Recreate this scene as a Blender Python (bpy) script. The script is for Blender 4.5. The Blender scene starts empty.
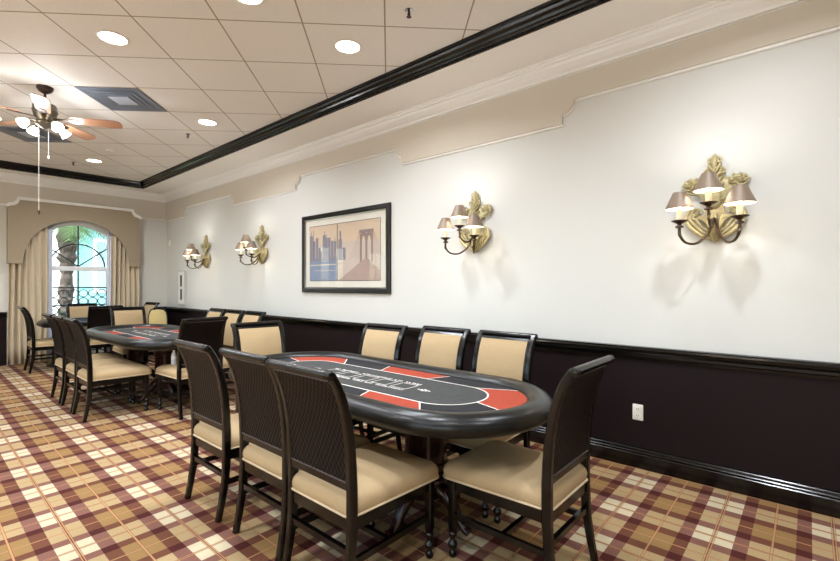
import bpy, bmesh, math, random
from mathutils import Vector, Matrix
R = math.radians
PI = math.pi
sc = bpy.context.scene
col = sc.collection
random.seed(7)

# ------------------------------------------------------------------ camera
CAM_H = 1.35
YAW = 0.854826
cd = bpy.data.cameras.new('camera'); cam = bpy.data.objects.new('camera', cd); col.objects.link(cam)
cam.location = (0, 0, CAM_H); cam.rotation_euler = (PI/2, 0, -YAW)
cd.sensor_width = 36; cd.lens = 447.07/840*36; cd.shift_y = 3.98/840; cd.clip_start = 0.05; cd.clip_end = 300
sc.camera = cam

# ------------------------------------------------------------------ world and light
w = bpy.data.worlds.new('world'); sc.world = w; w.use_nodes = True
nt = w.node_tree; bg = nt.nodes['Background']
sky = nt.nodes.new('ShaderNodeTexSky'); sky.sky_type = 'NISHITA'; sky.sun_elevation = R(38); sky.sun_rotation = R(200)
sky.sun_disc = False; sky.air_density = 1.2; sky.dust_density = 1.5
nt.links.new(sky.outputs[0], bg.inputs[0]); bg.inputs[1].default_value = 0.75
sun = bpy.data.lights.new('sun', 'SUN'); sun.energy = 9; sun.angle = R(2); sun.color = (1, .97, .92)
so = bpy.data.objects.new('sun', sun); col.objects.link(so); so.rotation_euler = Vector((.71,.13,-.69)).to_track_quat('-Z','Y').to_euler(); so.location = (2, 14, 8)
sc.view_settings.view_transform = 'Standard'; sc.view_settings.look = 'None'
sc.view_settings.gamma = 1; sc.view_settings.use_curve_mapping = False
sc.view_settings.exposure = 0.27
DOWN_W = 22      # each ceiling downlight
SCONCE_W = 1.9   # each sconce bulb
FAN_W = 6       # each lamp of the fan
WARM = (.98, .96, .95)
NEUTRAL = (.86, .92, 1.0)
sc.cycles.max_bounces = 8; sc.cycles.diffuse_bounces = 5; sc.cycles.caustics_reflective = False; sc.cycles.caustics_refractive = False
sc.cycles.sample_clamp_indirect = 4

# ------------------------------------------------------------------ materials
def lin(c):
    return tuple(((v/255)/12.92 if v/255 <= .04045 else ((v/255+.055)/1.055)**2.4) for v in c) + (1,)
def mat(name, rgb, rough=.5, metal=0, spec=.5, coat=0, emit=None, es=0, bump=None, var=0, vscale=8):
    m = bpy.data.materials.new(name); m.use_nodes = True
    n = m.node_tree; b = n.nodes['Principled BSDF']
    c = lin(rgb)
    b.inputs['Base Color'].default_value = c; b.inputs['Roughness'].default_value = rough
    b.inputs['Metallic'].default_value = metal; b.inputs['Specular IOR Level'].default_value = spec
    b.inputs['Coat Weight'].default_value = coat; b.inputs['Coat Roughness'].default_value = .12
    if emit: b.inputs['Emission Color'].default_value = lin(emit); b.inputs['Emission Strength'].default_value = es
    tc = n.nodes.new('ShaderNodeTexCoord')
    if var:
        t = n.nodes.new('ShaderNodeTexNoise'); t.inputs['Scale'].default_value = vscale; t.inputs['Detail'].default_value = 6
        n.links.new(tc.outputs['Object'], t.inputs['Vector'])
        mx = n.nodes.new('ShaderNodeMix'); mx.data_type = 'RGBA'
        mx.inputs['A'].default_value = tuple(min(1, v*(1-var)) for v in c[:3])+(1,)
        mx.inputs['B'].default_value = tuple(min(1, v*(1+var)) for v in c[:3])+(1,)
        n.links.new(t.outputs['Fac'], mx.inputs['Factor']); n.links.new(mx.outputs['Result'], b.inputs['Base Color'])
    if bump:
        t2 = n.nodes.new('ShaderNodeTexNoise'); t2.inputs['Scale'].default_value = bump[0]; t2.inputs['Detail'].default_value = 3
        bn = n.nodes.new('ShaderNodeBump'); bn.inputs['Strength'].default_value = bump[1]; bn.inputs['Distance'].default_value = .01
        n.links.new(tc.outputs['Object'], t2.inputs['Vector']); n.links.new(t2.outputs['Fac'], bn.inputs['Height']); n.links.new(bn.outputs[0], b.inputs['Normal'])
    return m
M = {}
M['wall'] = mat('wall_paint', (214,214,209), .55, bump=(120,.06))
M['band'] = mat('beige_band_paint', (206,198,183), .6, bump=(120,.06))
M['trim'] = mat('white_trim_paint', (238,236,230), .38)
M['soffit'] = mat('soffit_paint', (240,237,229), .5)
M['black_trim'] = mat('black_gloss_moulding', (7,7,9), .18)
M['wainscot'] = mat('espresso_wainscot', (24,13,14), .55, spec=.18, var=.15, vscale=3)
M['wood'] = mat('espresso_wood', (9,7,6), .2, spec=.45, var=.2, vscale=12)
M['pedwood'] = mat('mahogany_wood', (42,18,14), .25, coat=.5, var=.25, vscale=14)
M['fabric'] = mat('tan_upholstery', (176,152,116), .85, spec=.2, bump=(420,.25), var=.06, vscale=60)
M['piping'] = mat('pale_piping', (204,184,152), .7)
M['studs'] = mat('stitched_edge', (92,86,88), .35)
M['vinyl'] = mat('black_padded_vinyl', (12,13,12), .3, spec=.4, bump=(260,.05))
M['felt'] = mat('charcoal_felt', (66,67,66), .9, spec=.15, var=.3, vscale=25)
M['felt_dark'] = mat('dark_speckled_felt', (44,44,46), .9, spec=.15, var=.5, vscale=40)
M['red'] = mat('red_felt', (150,62,44), .85, spec=.2, var=.18, vscale=40)
M['white_ink'] = mat('white_print', (232,228,220), .7)
M['curtain'] = mat('taupe_curtain', (204,190,166), .85, spec=.2, var=.12, vscale=70)
M['sheer'] = mat('white_sheer', (222,226,238), .8)
M['valance'] = mat('taupe_valance', (160,146,124), .85, spec=.2, var=.05, vscale=40)
M['winframe'] = mat('white_window_frame', (232,234,236), .4)
M['muntin'] = mat('dark_muntin', (38,44,50), .4)
M['plaque'] = mat('antique_gold_plaque', (186,174,132), .42, metal=.35, var=.35, vscale=40, bump=(60,.3))
M['bronze'] = mat('dark_bronze', (84,66,50), .35, metal=.6, var=.25, vscale=50)
M['shade_out'] = mat('bronze_silk_shade', (132,114,96), .5, metal=.1)
M['shade_in'] = mat('shade_lining', (250,240,222), .6, emit=(255,236,205), es=1.2)
M['candle'] = mat('ivory_candle_sleeve', (236,226,204), .45)
M['bulb'] = mat('lit_bulb', (255,240,210), .4, emit=(255,232,190), es=18)
M['lens'] = mat('lit_lens', (255,250,240), .4, emit=(255,244,226), es=9)
M['lensrim'] = mat('white_lamp_rim', (222,216,204), .4)
M['vent_edge'] = mat('pale_grey_frame', (196,196,192), .4)
M['vent'] = mat('grey_vent', (122,128,140), .45, metal=.3)
M['ventc'] = mat('pale_vent_panel', (176,180,188), .45)
M['fanmetal'] = mat('bronze_fan_metal', (58,42,34), .3, metal=.7)
M['pewter'] = mat('pewter_fan_housing', (118,112,98), .3, metal=.8)
M['blade'] = mat('walnut_fan_blade', (168,122,92), .3, coat=.4, var=.15, vscale=9)
M['globe'] = mat('frosted_glass_lamp', (255,252,245), .4, emit=(255,246,230), es=7)
M['plastic'] = mat('white_plastic', (226,222,210), .35)
M['slot'] = mat('dark_slot', (40,38,36), .5)
M['chrome'] = mat('chrome', (200,200,200), .15, metal=1)
M['banquet'] = mat('gold_banquet_fabric', (196,176,120), .8, var=.1, vscale=80)
M['frame_black'] = mat('black_picture_frame', (9,8,9), .3)
M['matboard'] = mat('cream_mat_board', (222,218,206), .8)
M['carpet_base'] = None
M['palmtrunk'] = mat('palm_trunk', (84,74,66), .9, bump=(14,1.0), var=.5, vscale=9)
M['leaf'] = mat('palm_leaf', (92,124,72), .6, var=.3, vscale=3)
M['hedge'] = mat('hedge_leaf', (60,92,52), .7, var=.5, vscale=7)
M['stucco'] = mat('white_stucco', (228,232,230), .8)
M['teal'] = mat('aqua_stucco', (126,190,196), .8)
M['extglass'] = mat('exterior_glass', (120,160,178), .15)
M['iron'] = mat('black_iron', (30,32,34), .5)
M['grass'] = mat('lawn', (110,122,84), .9, var=.3, vscale=2)
M['bounce_ground'] = mat('pale_bounce_ground', (222,216,204), .8, var=.05, vscale=2)  # pale so that the unseen ground bounces sun indoors
M['water'] = mat('bottle_plastic', (196,204,214), .12, spec=.8)
M['label'] = mat('bottle_label', (225,226,230), .5)

def glass_mat():
    m = bpy.data.materials.new('clear_glass'); m.use_nodes = True; n = m.node_tree; n.nodes.clear()
    o = n.nodes.new('ShaderNodeOutputMaterial'); t = n.nodes.new('ShaderNodeBsdfTransparent'); g = n.nodes.new('ShaderNodeBsdfGlossy')
    g.inputs['Roughness'].default_value = .015
    mx = n.nodes.new('ShaderNodeMixShader'); fr = n.nodes.new('ShaderNodeFresnel'); fr.inputs[0].default_value = 1.5
    ge = n.nodes.new('ShaderNodeNewGeometry'); k_ = n.nodes.new('ShaderNodeMath'); k_.operation = 'SUBTRACT'; k_.inputs[0].default_value = 1; n.links.new(ge.outputs['Backfacing'], k_.inputs[1]); k2 = n.nodes.new('ShaderNodeMath'); k2.operation = 'MULTIPLY'; n.links.new(fr.outputs[0], k2.inputs[0]); n.links.new(k_.outputs[0], k2.inputs[1]); n.links.new(k2.outputs[0], mx.inputs[0]); n.links.new(t.outputs[0], mx.inputs[1]); n.links.new(g.outputs[0], mx.inputs[2]); n.links.new(mx.outputs[0], o.inputs[0])
    return m
M['glass'] = glass_mat()

def mathn(n, op, a, b=None):
    k = n.nodes.new('ShaderNodeMath'); k.operation = op
    for i, v in enumerate((a, b)):
        if v is None: continue
        if isinstance(v, (int, float)): k.inputs[i].default_value = v
        else: n.links.new(v, k.inputs[i])
    return k.outputs[0]
def ramp(n, fac, stops):
    r = n.nodes.new('ShaderNodeValToRGB'); r.color_ramp.interpolation = 'CONSTANT'
    el = r.color_ramp.elements
    el[0].position = 0; el[0].color = stops[0][1]
    while len(el) > 1: el.remove(el[-1])
    for p, c in stops[1:]:
        e = el.new(p); e.color = c
    n.links.new(fac, r.inputs[0]); return r.outputs[0]
def carpet_mat():
    m = bpy.data.materials.new('plaid_carpet'); m.use_nodes = True; n = m.node_tree; b = n.nodes['Principled BSDF']
    tc = n.nodes.new('ShaderNodeTexCoord'); sp = n.nodes.new('ShaderNodeSeparateXYZ'); n.links.new(tc.outputs['Object'], sp.inputs[0])
    cream, mauve, olive = lin((190,176,146)), lin((72,34,30)), lin((138,108,68))
    tan, dk = lin((178,132,92)), lin((84,44,30))
    line = [(0,tan),(.005,dk),(.0,tan)]
    outs = []
    for ax, per, ph in ((0,.4535,.572-.4535*20), (1,.486,3.30-.486*30)):
        f = mathn(n, 'FRACT', mathn(n, 'DIVIDE', mathn(n, 'SUBTRACT', sp.outputs[ax], ph), per))
        c = ramp(n, f, [(0,cream),(.175,mauve),(.325,olive),(.675,mauve),(.825,cream)] if ax == 0 else [(0,cream),(.18,mauve),(.31,olive),(.69,mauve),(.82,cream)])
        lc = ramp(n, f, [(0,dk),(.005,tan),(.017,dk),(.1,dk),(.491,tan),(.5,tan),(.509,dk),(.983,tan),(.995,dk)])
        W, K = (1,1,1,1), (0,0,0,1)
        lm = ramp(n, f, [(0,W),(.023,K),(.487,W),(.513,K),(.977,W)])
        outs.append((c, lc, lm))
    def mix(fac, a, bb):
        x = n.nodes.new('ShaderNodeMix'); x.data_type = 'RGBA'
        if isinstance(fac, (int,float)): x.inputs['Factor'].default_value = fac
        else: n.links.new(fac, x.inputs['Factor'])
        n.links.new(a, x.inputs['A']); n.links.new(bb, x.inputs['B']); return x.outputs['Result']
    mu = n.nodes.new('ShaderNodeMix'); mu.data_type = 'RGBA'; mu.blend_type = 'MULTIPLY'; mu.inputs['Factor'].default_value = 1
    n.links.new(outs[0][0], mu.inputs['A']); n.links.new(outs[1][0], mu.inputs['B'])
    gm = n.nodes.new('ShaderNodeGamma'); gm.inputs[1].default_value = .5; n.links.new(mu.outputs['Result'], gm.inputs[0]); c = gm.outputs[0]
    c = mix(mathn(n, 'MULTIPLY', outs[1][2], .7), c, outs[1][1])
    c = mix(mathn(n, 'MULTIPLY', outs[0][2], .85), c, outs[0][1])
    # loop pile mottling
    t = n.nodes.new('ShaderNodeTexNoise'); t.inputs['Scale'].default_value = 170; t.inputs['Detail'].default_value = 2
    n.links.new(tc.outputs['Object'], t.inputs['Vector'])
    hs = n.nodes.new('ShaderNodeHueSaturation'); n.links.new(c, hs.inputs['Color'])
    n.links.new(mathn(n, 'ADD', mathn(n, 'MULTIPLY', t.outputs['Fac'], .5), .75), hs.inputs['Value'])
    n.links.new(hs.outputs[0], b.inputs['Base Color'])
    b.inputs['Roughness'].default_value = .95; b.inputs['Specular IOR Level'].default_value = .12
    bn = n.nodes.new('ShaderNodeBump'); bn.inputs['Strength'].default_value = .3; bn.inputs['Distance'].default_value = .004
    n.links.new(t.outputs['Fac'], bn.inputs['Height']); n.links.new(bn.outputs[0], b.inputs['Normal'])
    return m
M['carpet'] = carpet_mat()
def tile_mat():
    m = bpy.data.materials.new('ceiling_tiles'); m.use_nodes = True; n = m.node_tree; b = n.nodes['Principled BSDF']
    tc = n.nodes.new('ShaderNodeTexCoord'); sp = n.nodes.new('ShaderNodeSeparateXYZ'); n.links.new(tc.outputs['Object'], sp.inputs[0])
    s = .70710678; ms = []
    for k, ph in ((1, 3.37-.61*30), (-1, .03-.61*30)):
        v = mathn(n, 'MULTIPLY', mathn(n, 'ADD', sp.outputs[1], mathn(n, 'MULTIPLY', sp.outputs[0], k)), s)
        f = mathn(n, 'FRACT', mathn(n, 'ADD', mathn(n, 'DIVIDE', mathn(n, 'SUBTRACT', v, ph), .61), .5))
        d = mathn(n, 'ABSOLUTE', mathn(n, 'SUBTRACT', f, .5))
        ms.append(mathn(n, 'LESS_THAN', d, .0095))
    g = mathn(n, 'MAXIMUM', ms[0], ms[1])
    t = n.nodes.new('ShaderNodeTexNoise'); t.inputs['Scale'].default_value = 90; t.inputs['Detail'].default_value = 5; t.inputs['Roughness'].default_value = .7
    n.links.new(tc.outputs['Object'], t.inputs['Vector'])
    x = n.nodes.new('ShaderNodeMix'); x.data_type = 'RGBA'; x.inputs['A'].default_value = lin((214,208,198)); x.inputs['B'].default_value = lin((248,243,234))
    n.links.new(t.outputs['Fac'], x.inputs['Factor'])
    y = n.nodes.new('ShaderNodeMix'); y.data_type = 'RGBA'; y.inputs['B'].default_value = lin((160,148,128))
    n.links.new(x.outputs['Result'], y.inputs['A']); n.links.new(g, y.inputs['Factor']); n.links.new(y.outputs['Result'], b.inputs['Base Color'])
    b.inputs['Roughness'].default_value = .9; b.inputs['Specular IOR Level'].default_value = .15
    return m
M['tile'] = tile_mat()
def woven_mat():
    m = bpy.data.materials.new('woven_leather'); m.use_nodes = True; n = m.node_tree; b = n.nodes['Principled BSDF']
    tc = n.nodes.new('ShaderNodeTexCoord'); sp = n.nodes.new('ShaderNodeSeparateXYZ'); n.links.new(tc.outputs['Object'], sp.inputs[0])
    hs = []
    for k in (1, -1):
        v = mathn(n, 'ADD', mathn(n, 'MULTIPLY', sp.outputs[2], .62), mathn(n, 'MULTIPLY', sp.outputs[0], k))
        hs.append(mathn(n, 'ABSOLUTE', mathn(n, 'SINE', mathn(n, 'MULTIPLY', v, PI/.026))))
    h = mathn(n, 'MULTIPLY', hs[0], hs[1])
    x = n.nodes.new('ShaderNodeMix'); x.data_type = 'RGBA'; x.inputs['A'].default_value = lin((5,4,4)); x.inputs['B'].default_value = lin((24,16,15))
    n.links.new(h, x.inputs['Factor']); n.links.new(x.outputs['Result'], b.inputs['Base Color'])
    b.inputs['Roughness'].default_value = .42; b.inputs['Specular IOR Level'].default_value = .16
    bn = n.nodes.new('ShaderNodeBump'); bn.inputs['Strength'].default_value = .6; bn.inputs['Distance'].default_value = .004
    n.links.new(h, bn.inputs['Height']); n.links.new(bn.outputs[0], b.inputs['Normal'])
    return m
M['woven'] = woven_mat()

# ------------------------------------------------------------------ mesh helpers
class MB:
    def __init__(s): s.v = []; s.f = []; s.mi = []; s.cur = 0
    def add(s, vs, fs):
        o = len(s.v); s.v += [tuple(p) for p in vs]
        for f in fs: s.f.append(tuple(i+o for i in f)); s.mi.append(s.cur)
        return s
    def box(s, x0, x1, y0, y1, z0, z1):
        vs = [(x, y, z) for z in (z0, z1) for y in (y0, y1) for x in (x0, x1)]
        return s.add(vs, [(0,2,3,1),(4,5,7,6),(0,1,5,4),(2,6,7,3),(0,4,6,2),(1,3,7,5)])
    def rings(s, rs, cap0=True, cap1=True, closed=False):
        n = len(rs[0]); vs = [p for r in rs for p in r]; fs = []
        m = len(rs)
        for i in range(m if closed else m-1):
            a, b = i*n, ((i+1) % m)*n
            for j in range(n): k = (j+1) % n; fs.append((a+j, a+k, b+k, b+j))
        if not closed:
            if cap0: fs.append(tuple(range(n-1, -1, -1)))
            if cap1: fs.append(tuple(range((m-1)*n, m*n)))
        return s.add(vs, fs)
    def lathe(s, prof, c=(0,0,0), n=20, cap=True):
        return s.rings([[(c[0]+r*math.cos(2*PI*k/n), c[1]+r*math.sin(2*PI*k/n), c[2]+z) for k in range(n)] for r, z in prof], cap, cap)
    def tube(s, pts, r, n=8, flat=1.0, up=None, smooth=0):
        pts = [Vector(p) for p in pts]
        rr = r if isinstance(r, (list, tuple)) else [r]*len(pts)
        if smooth:
            np_, nr = [], []
            for i in range(len(pts)-1):
                p0, p1, p2, p3 = pts[max(i-1,0)], pts[i], pts[i+1], pts[min(i+2, len(pts)-1)]
                for k in range(smooth):
                    t = k/smooth
                    np_.append(.5*((2*p1)+(-p0+p2)*t+(2*p0-5*p1+4*p2-p3)*t*t+(-p0+3*p1-3*p2+p3)*t**3)); nr.append(rr[i]*(1-t)+rr[i+1]*t)
            np_.append(pts[-1]); nr.append(rr[-1]); pts, rr = np_, nr
        rs = []; prev = None
        for i, p in enumerate(pts):
            d = (pts[min(i+1, len(pts)-1)]-pts[max(i-1, 0)]).normalized()
            if prev is None:
                u = Vector(up) if up else (Vector((0,0,1)) if abs(d.z) < .9 else Vector((1,0,0)))
            else: u = prev
            sd = d.cross(u).normalized(); u = sd.cross(d).normalized(); prev = u
            rs.append([p + (sd*math.cos(2*PI*k/n)*flat + u*math.sin(2*PI*k/n))*rr[i] for k in range(n)])
        return s.rings(rs)
    def bar(s, pts, wx, wy):
        """rectangular section swept in the YZ plane; wx width along x, wy thickness"""
        rs = []
        for i, p in enumerate(pts):
            a, b = Vector(pts[max(i-1,0)]), Vector(pts[min(i+1,len(pts)-1)])
            d = (b-a).normalized(); nrm = Vector((0, -d.z, d.y)) if abs(d.y)+abs(d.z) > .1 else Vector((0,1,0))
            ww = wx[i] if isinstance(wx, list) else wx; wt = wy[i] if isinstance(wy, list) else wy
            P = Vector(p); c = min(ww, wt)*.18
            o = []
            for sx, sn in ((-1,-1),(1,-1),(1,1),(-1,1)):
                if sx*sn > 0: o += [(sx*(ww/2), sn*(wt/2-c)), (sx*(ww/2-c), sn*(wt/2))] if False else ([(sx*(ww/2-c), sn*wt/2), (sx*ww/2, sn*(wt/2-c))] if False else [])
            o = [(-ww/2+c,-wt/2),(ww/2-c,-wt/2),(ww/2,-wt/2+c),(ww/2,wt/2-c),(ww/2-c,wt/2),(-ww/2+c,wt/2),(-ww/2,wt/2-c),(-ww/2,-wt/2+c)]
            rs.append([P+Vector((x,0,0))+nrm*t for x, t in o])
        return s.rings(rs)
    def build(s, name, m, parent=None, smooth=False, loc=None):
        me = bpy.data.meshes.new(name); me.from_pydata(s.v, [], s.f)
        ms = m if isinstance(m, list) else [m]
        for x in ms: me.materials.append(x)
        if len(ms) > 1: me.polygons.foreach_set('material_index', s.mi)
        b = bmesh.new(); b.from_mesh(me); bmesh.ops.recalc_face_normals(b, faces=b.faces); b.to_mesh(me); b.free()
        if smooth:
            me.polygons.foreach_set('use_smooth', [True]*len(me.polygons)); me.set_sharp_from_angle(angle=R(38))
        me.update()
        o = bpy.data.objects.new(name, me); col.objects.link(o)
        if parent: o.parent = parent
        if loc: o.location = loc
        return o
def poly_prism(mb, pts, axis, a, b):
    """pts in the plane normal to axis; extruded a..b along axis"""
    def P(p, h):
        return (h, p[0], p[1]) if axis == 'x' else ((p[0], h, p[1]) if axis == 'y' else (p[0], p[1], h))
    return mb.rings([[P(p, a) for p in pts], [P(p, b) for p in pts]])
def struct(o): o['kind'] = 'structure'; return o
def tag(o, label, cat, group=None):
    o['label'] = label; o['category'] = cat
    if group: o['group'] = group
    return o
def thing(name, label, cat, loc=(0,0,0), rz=0, group=None):
    o = bpy.data.objects.new(name, None); o.empty_display_size = .1; col.objects.link(o)
    o.location = loc; o.rotation_euler = (0, 0, rz); return tag(o, label, cat, group)
def dup(o, loc, rz, label, group=None):
    def rec(src, par):
        c = src.copy(); col.objects.link(c)
        if par is not None: c.parent = par
        for ch in list(src.children): rec(ch, c)
        return c
    c = rec(o, None); c.location = loc; c.rotation_euler = (0, 0, rz); c['label'] = label
    if group: c['group'] = group
    return c

# ------------------------------------------------------------------ room shell
WX, FY, LX, NY = 3.57, 10.1, -3.2, -3.0      # right, far, left, near walls
ZS, ZT = 3.19, 3.29                          # soffit and tile ceiling
TX0, TX1, TY0, TY1 = -2.6, 2.97, -2.4, 9.6   # tray opening
struct(MB().box(LX-.15, WX+.15, NY-.15, FY+.15, -.1, 0).build('floor', M['carpet']))
ce = struct(MB().box(LX-.15, WX+.15, NY-.15, FY+.15, ZT, ZT+.1).build('ceiling', M['tile']))
s = MB()
s.box(TX1, WX, NY, FY, ZS, ZT-.001); s.box(LX, TX0, NY, FY, ZS, ZT-.001)
s.box(TX0, TX1, TY1, FY, ZS, ZT-.001); s.box(TX0, TX1, NY, TY0, ZS, ZT-.001)
s.build('soffit', M['soffit'], ce)
struct(MB().box(WX, WX+.15, NY-.15, FY+.15, 0, ZT).build('wall_right', M['wall']))
LW_ADDED = [(-2.0, -.2), (.6, 2.4), (3.2, 5.0), (5.8, 7.6)]  # unseen left-wall windows, added to let more daylight into the room
lw = MB(); ys = NY-.15
for a, b in LW_ADDED: lw.box(LX-.15, LX, ys, a, 0, ZT); lw.box(LX-.15, LX, a, b, 0, .3); lw.box(LX-.15, LX, a, b, 2.7, ZT); ys = b
lw.box(LX-.15, LX, ys, FY+.15, 0, ZT); struct(lw.build('wall_left', M['wall']))
for i, (a, b) in enumerate(LW_ADDED):  # frames and panes of the added daylight openings
    mb = MB()
    for y in (a, (a+b)/2-.022, b-.045): mb.box(LX-.10, LX-.04, y, y+.045, .3, 2.7)
    for z in (.3, 1.1, 1.9, 2.655): mb.box(LX-.098, LX-.042, a, b, z, z+.04)
    fo = struct(mb.build('window_%d' % (i+4), M['winframe'])); MB().box(LX-.075, LX-.07, a+.02, b-.02, .32, 2.68).build('pane', M['glass'], fo)
struct(MB().box(LX, WX, NY-.15, NY, 0, ZT).build('wall_near', M['wall']))
# far wall with arched window, two tall windows and a glazed door
WCX, WR, WSILL, WSPR = 2.08, .70, .32, 1.78
fw = MB()
openings = [(-2.80,-2.15,0.0,2.35), (-1.26,-.86,.55,2.42), (-.74,-.34,.55,2.42), (WCX-WR,WCX+WR,WSILL,WSPR)]
xs = LX
for (a, b, z0, z1) in openings:
    fw.box(xs, a, FY, FY+.15, 0, ZT)
    if z0 > 0: fw.box(a, b, FY, FY+.15, 0, z0)
    if (a, b) != (WCX-WR, WCX+WR): fw.box(a, b, FY, FY+.15, z1, ZT)
    xs = b
fw.box(xs, WX, FY, FY+.15, 0, ZT)
N = 32
for i in range(N):
    a0, a1 = PI-PI*i/N, PI-PI*(i+1)/N
    p0 = (WCX+WR*math.cos(a0), WSPR+WR*math.sin(a0)); p1 = (WCX+WR*math.cos(a1), WSPR+WR*math.sin(a1))
    poly_prism(fw, [p0, p1, (p1[0], ZT), (p0[0], ZT)], 'y', FY, FY+.15)
struct(fw.build('wall_far', M['wall']))

# wainscot panels as parts of the setting
def slab(name, m, *b): return struct(MB().box(*b).build(name, m))
slab('trim_1', M['wainscot'], WX-.012, WX, NY, FY, 0, .89)
slab('trim_2', M['wainscot'], LX, 1.10, FY-.012, FY, 0, .89).location
slab('trim_3', M['wainscot'], 3.10, WX-.012, FY-.012, FY, 0, .89)
def run_profile(name, prof, m, axis, c, a, b, sgn=-1):
    """prof: (out, z) pts; runs along an axis at wall coordinate c"""
    mb = MB()
    if axis == 'y': poly_prism_pts = [(c+sgn*o, z) for o, z in prof]; mb.rings([[(x, a, z) for x, z in poly_prism_pts], [(x, b, z) for x, z in poly_prism_pts]])
    else: mb.rings([[(a, c+sgn*o, z) for o, z in prof], [(b, c+sgn*o, z) for o, z in prof]])
    return struct(mb.build(name, m))
rail = [(0,.795),(.020,.795),(.022,.812),(.014,.818),(.014,.836),(.026,.842),(.040,.852),(.044,.872),(.034,.882),(.034,.892),(.0,.895)]
base = [(0,0),(.030,0),(.030,.098),(.024,.104),(.026,.116),(.020,.122),(.018,.136),(.012,.142),(0,.144)]
crown = [(0,3.045),(.014,3.045),(.018,3.062),(.030,3.066),(.034,3.082),(.060,3.100),(.088,3.130),(.096,3.150),(.112,3.154),(.116,3.172),(.130,3.176),(.130,ZS),(0,ZS)]
run_profile('trim_4', rail, M['wood'], 'y', WX-.012, NY, FY)
run_profile('baseboard_right', base, M['wood'], 'y', WX-.012, NY, FY)
run_profile('trim_5', crown, M['trim'], 'y', WX, NY, FY)
run_profile('trim_6', crown, M['trim'], 'x', FY, LX, WX)
run_profile('trim_7', crown, M['trim'], 'y', LX, NY, FY, 1)
run_profile('trim_8', crown, M['trim'], 'x', NY, LX, WX, 1)
run_profile('trim_9', rail, M['wood'], 'x', FY-.012, LX+2.0, 1.10)
run_profile('trim_10', rail, M['wood'], 'x', FY-.012, 3.10, WX-.012)
run_profile('baseboard_far', base, M['wood'], 'x', FY-.012, 3.10, WX-.012)
run_profile('baseboard_left', base, M['wood'], 'y', LX, NY, FY, 1)
# black crown inside the tray
tp = [(0,ZS-.012),(-.012,ZS-.012),(-.012,ZS),(.012,ZS+.004),(.020,ZS+.018),(.032,ZS+.024),(.038,ZS+.040),(.056,ZS+.058),(.064,ZS+.074),(.078,ZS+.080),(.084,ZT),(0,ZT)]
tr = MB()
def loop_profile(mb, x0, x1, y0, y1, prof):
    rs = []
    for o, z in prof: rs.append([(x0+o,y0+o,z),(x1-o,y0+o,z),(x1-o,y1-o,z),(x0+o,y1-o,z)])
    return mb.rings(rs, closed=True)
loop_profile(tr, TX0, TX1, TY0, TY1, tp)
struct(tr.build('trim_11', M['black_trim']))
# stepped beige band with concave corners
def band_pts(z_hi, z_lo, ys, y0, y1, start_hi, r=.10):
    """lower edge polyline from y0 to y1; each low block ends in a short fillet and a quarter-round shoulder"""
    pts = [(y0, z_hi if start_hi else z_lo)]; hi = start_hi
    for y in ys:
        sh = [(y-.04 + r*(1-math.sin(t)) if hi else y+.04-r*(1-math.sin(t)), z_hi-r*math.cos(t)) for t in [PI/2*k/7 for k in range(8)]]
        if hi: e = sh[0][0]; pts += sh[::-1]+[(e+.0005, z_lo)]
        else: e = sh[0][0]; pts += [(e-.0005, z_lo)]+sh
        hi = not hi
    pts.append((y1, z_hi if hi else z_lo)); return pts
def band(name, z_hi, z_lo, out, m):
    lo = band_pts(z_hi, z_lo, [-2.3,-.42,1.47,3.41,5.31,7.22,9.12], NY, FY, True)
    mb = MB(); 
    for (ya, za), (yb, zb) in zip(lo[:-1], lo[1:]):
        if abs(yb-ya) < 1e-6: continue
        poly_prism(mb, [(ya, za), (yb, zb), (yb, 3.05), (ya, 3.05)], 'x', WX-out, WX)
    return struct(mb.build(name, m))
band('trim_12', 2.850, 2.672, .030, M['band'])
band('trim_13', 2.832, 2.654, .018, M['trim'])
slab('trim_14', M['band'], LX, WX, FY-.02, FY, 2.69, 3.05)
slab('trim_15', M['trim'], LX, WX, FY-.028, FY, 2.672, 2.69)

# ------------------------------------------------------------------ windows
win = struct(bpy.data.objects.new('window_1', None)); col.objects.link(win); win.location = (WCX, FY+.06, WSILL)
def arch(mb, r0, r1, cx, cz, y0, y1, a0=0, a1=PI, n=28):
    for i in range(n):
        t0, t1 = a0+(a1-a0)*i/n, a0+(a1-a0)*(i+1)/n
        poly_prism(mb, [(cx+r*math.cos(t), cz+r*math.sin(t)) for r, t in ((r0,t0),(r1,t0),(r1,t1),(r0,t1))], 'y', y0, y1)
o0 = (-WCX, -(FY+.06), -WSILL)
def wbuild(mb, name, m):
    ob = mb.build(name, m, win); 
    for v in ob.data.vertices: v.co += Vector(o0)
    return ob
mb = MB(); y0, y1 = FY+.03, FY+.10
arch(mb, WR-.05, WR, WCX, WSPR, y0, y1)
mb.box(WCX-WR, WCX-WR+.05, y0, y1, WSILL, WSPR); mb.box(WCX+WR-.05, WCX+WR, y0, y1, WSILL, WSPR)
mb.box(WCX-WR, WCX+WR, y0, y1, WSILL, WSILL+.06); mb.box(WCX-WR, WCX+WR, y0-.01, y1, 1.60, 1.68)
wbuild(mb, 'window_frame', M['winframe'])
mb = MB(); y0, y1 = FY+.055, FY+.075
mb.box(WCX-.012, WCX+.012, y0, y1, WSILL+.05, 1.60); mb.box(WCX-.012, WCX+.012, y0, y1, 1.68, WSPR+WR-.04)
arch(mb, .40, .422, WCX, 1.68, y0, y1)
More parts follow.
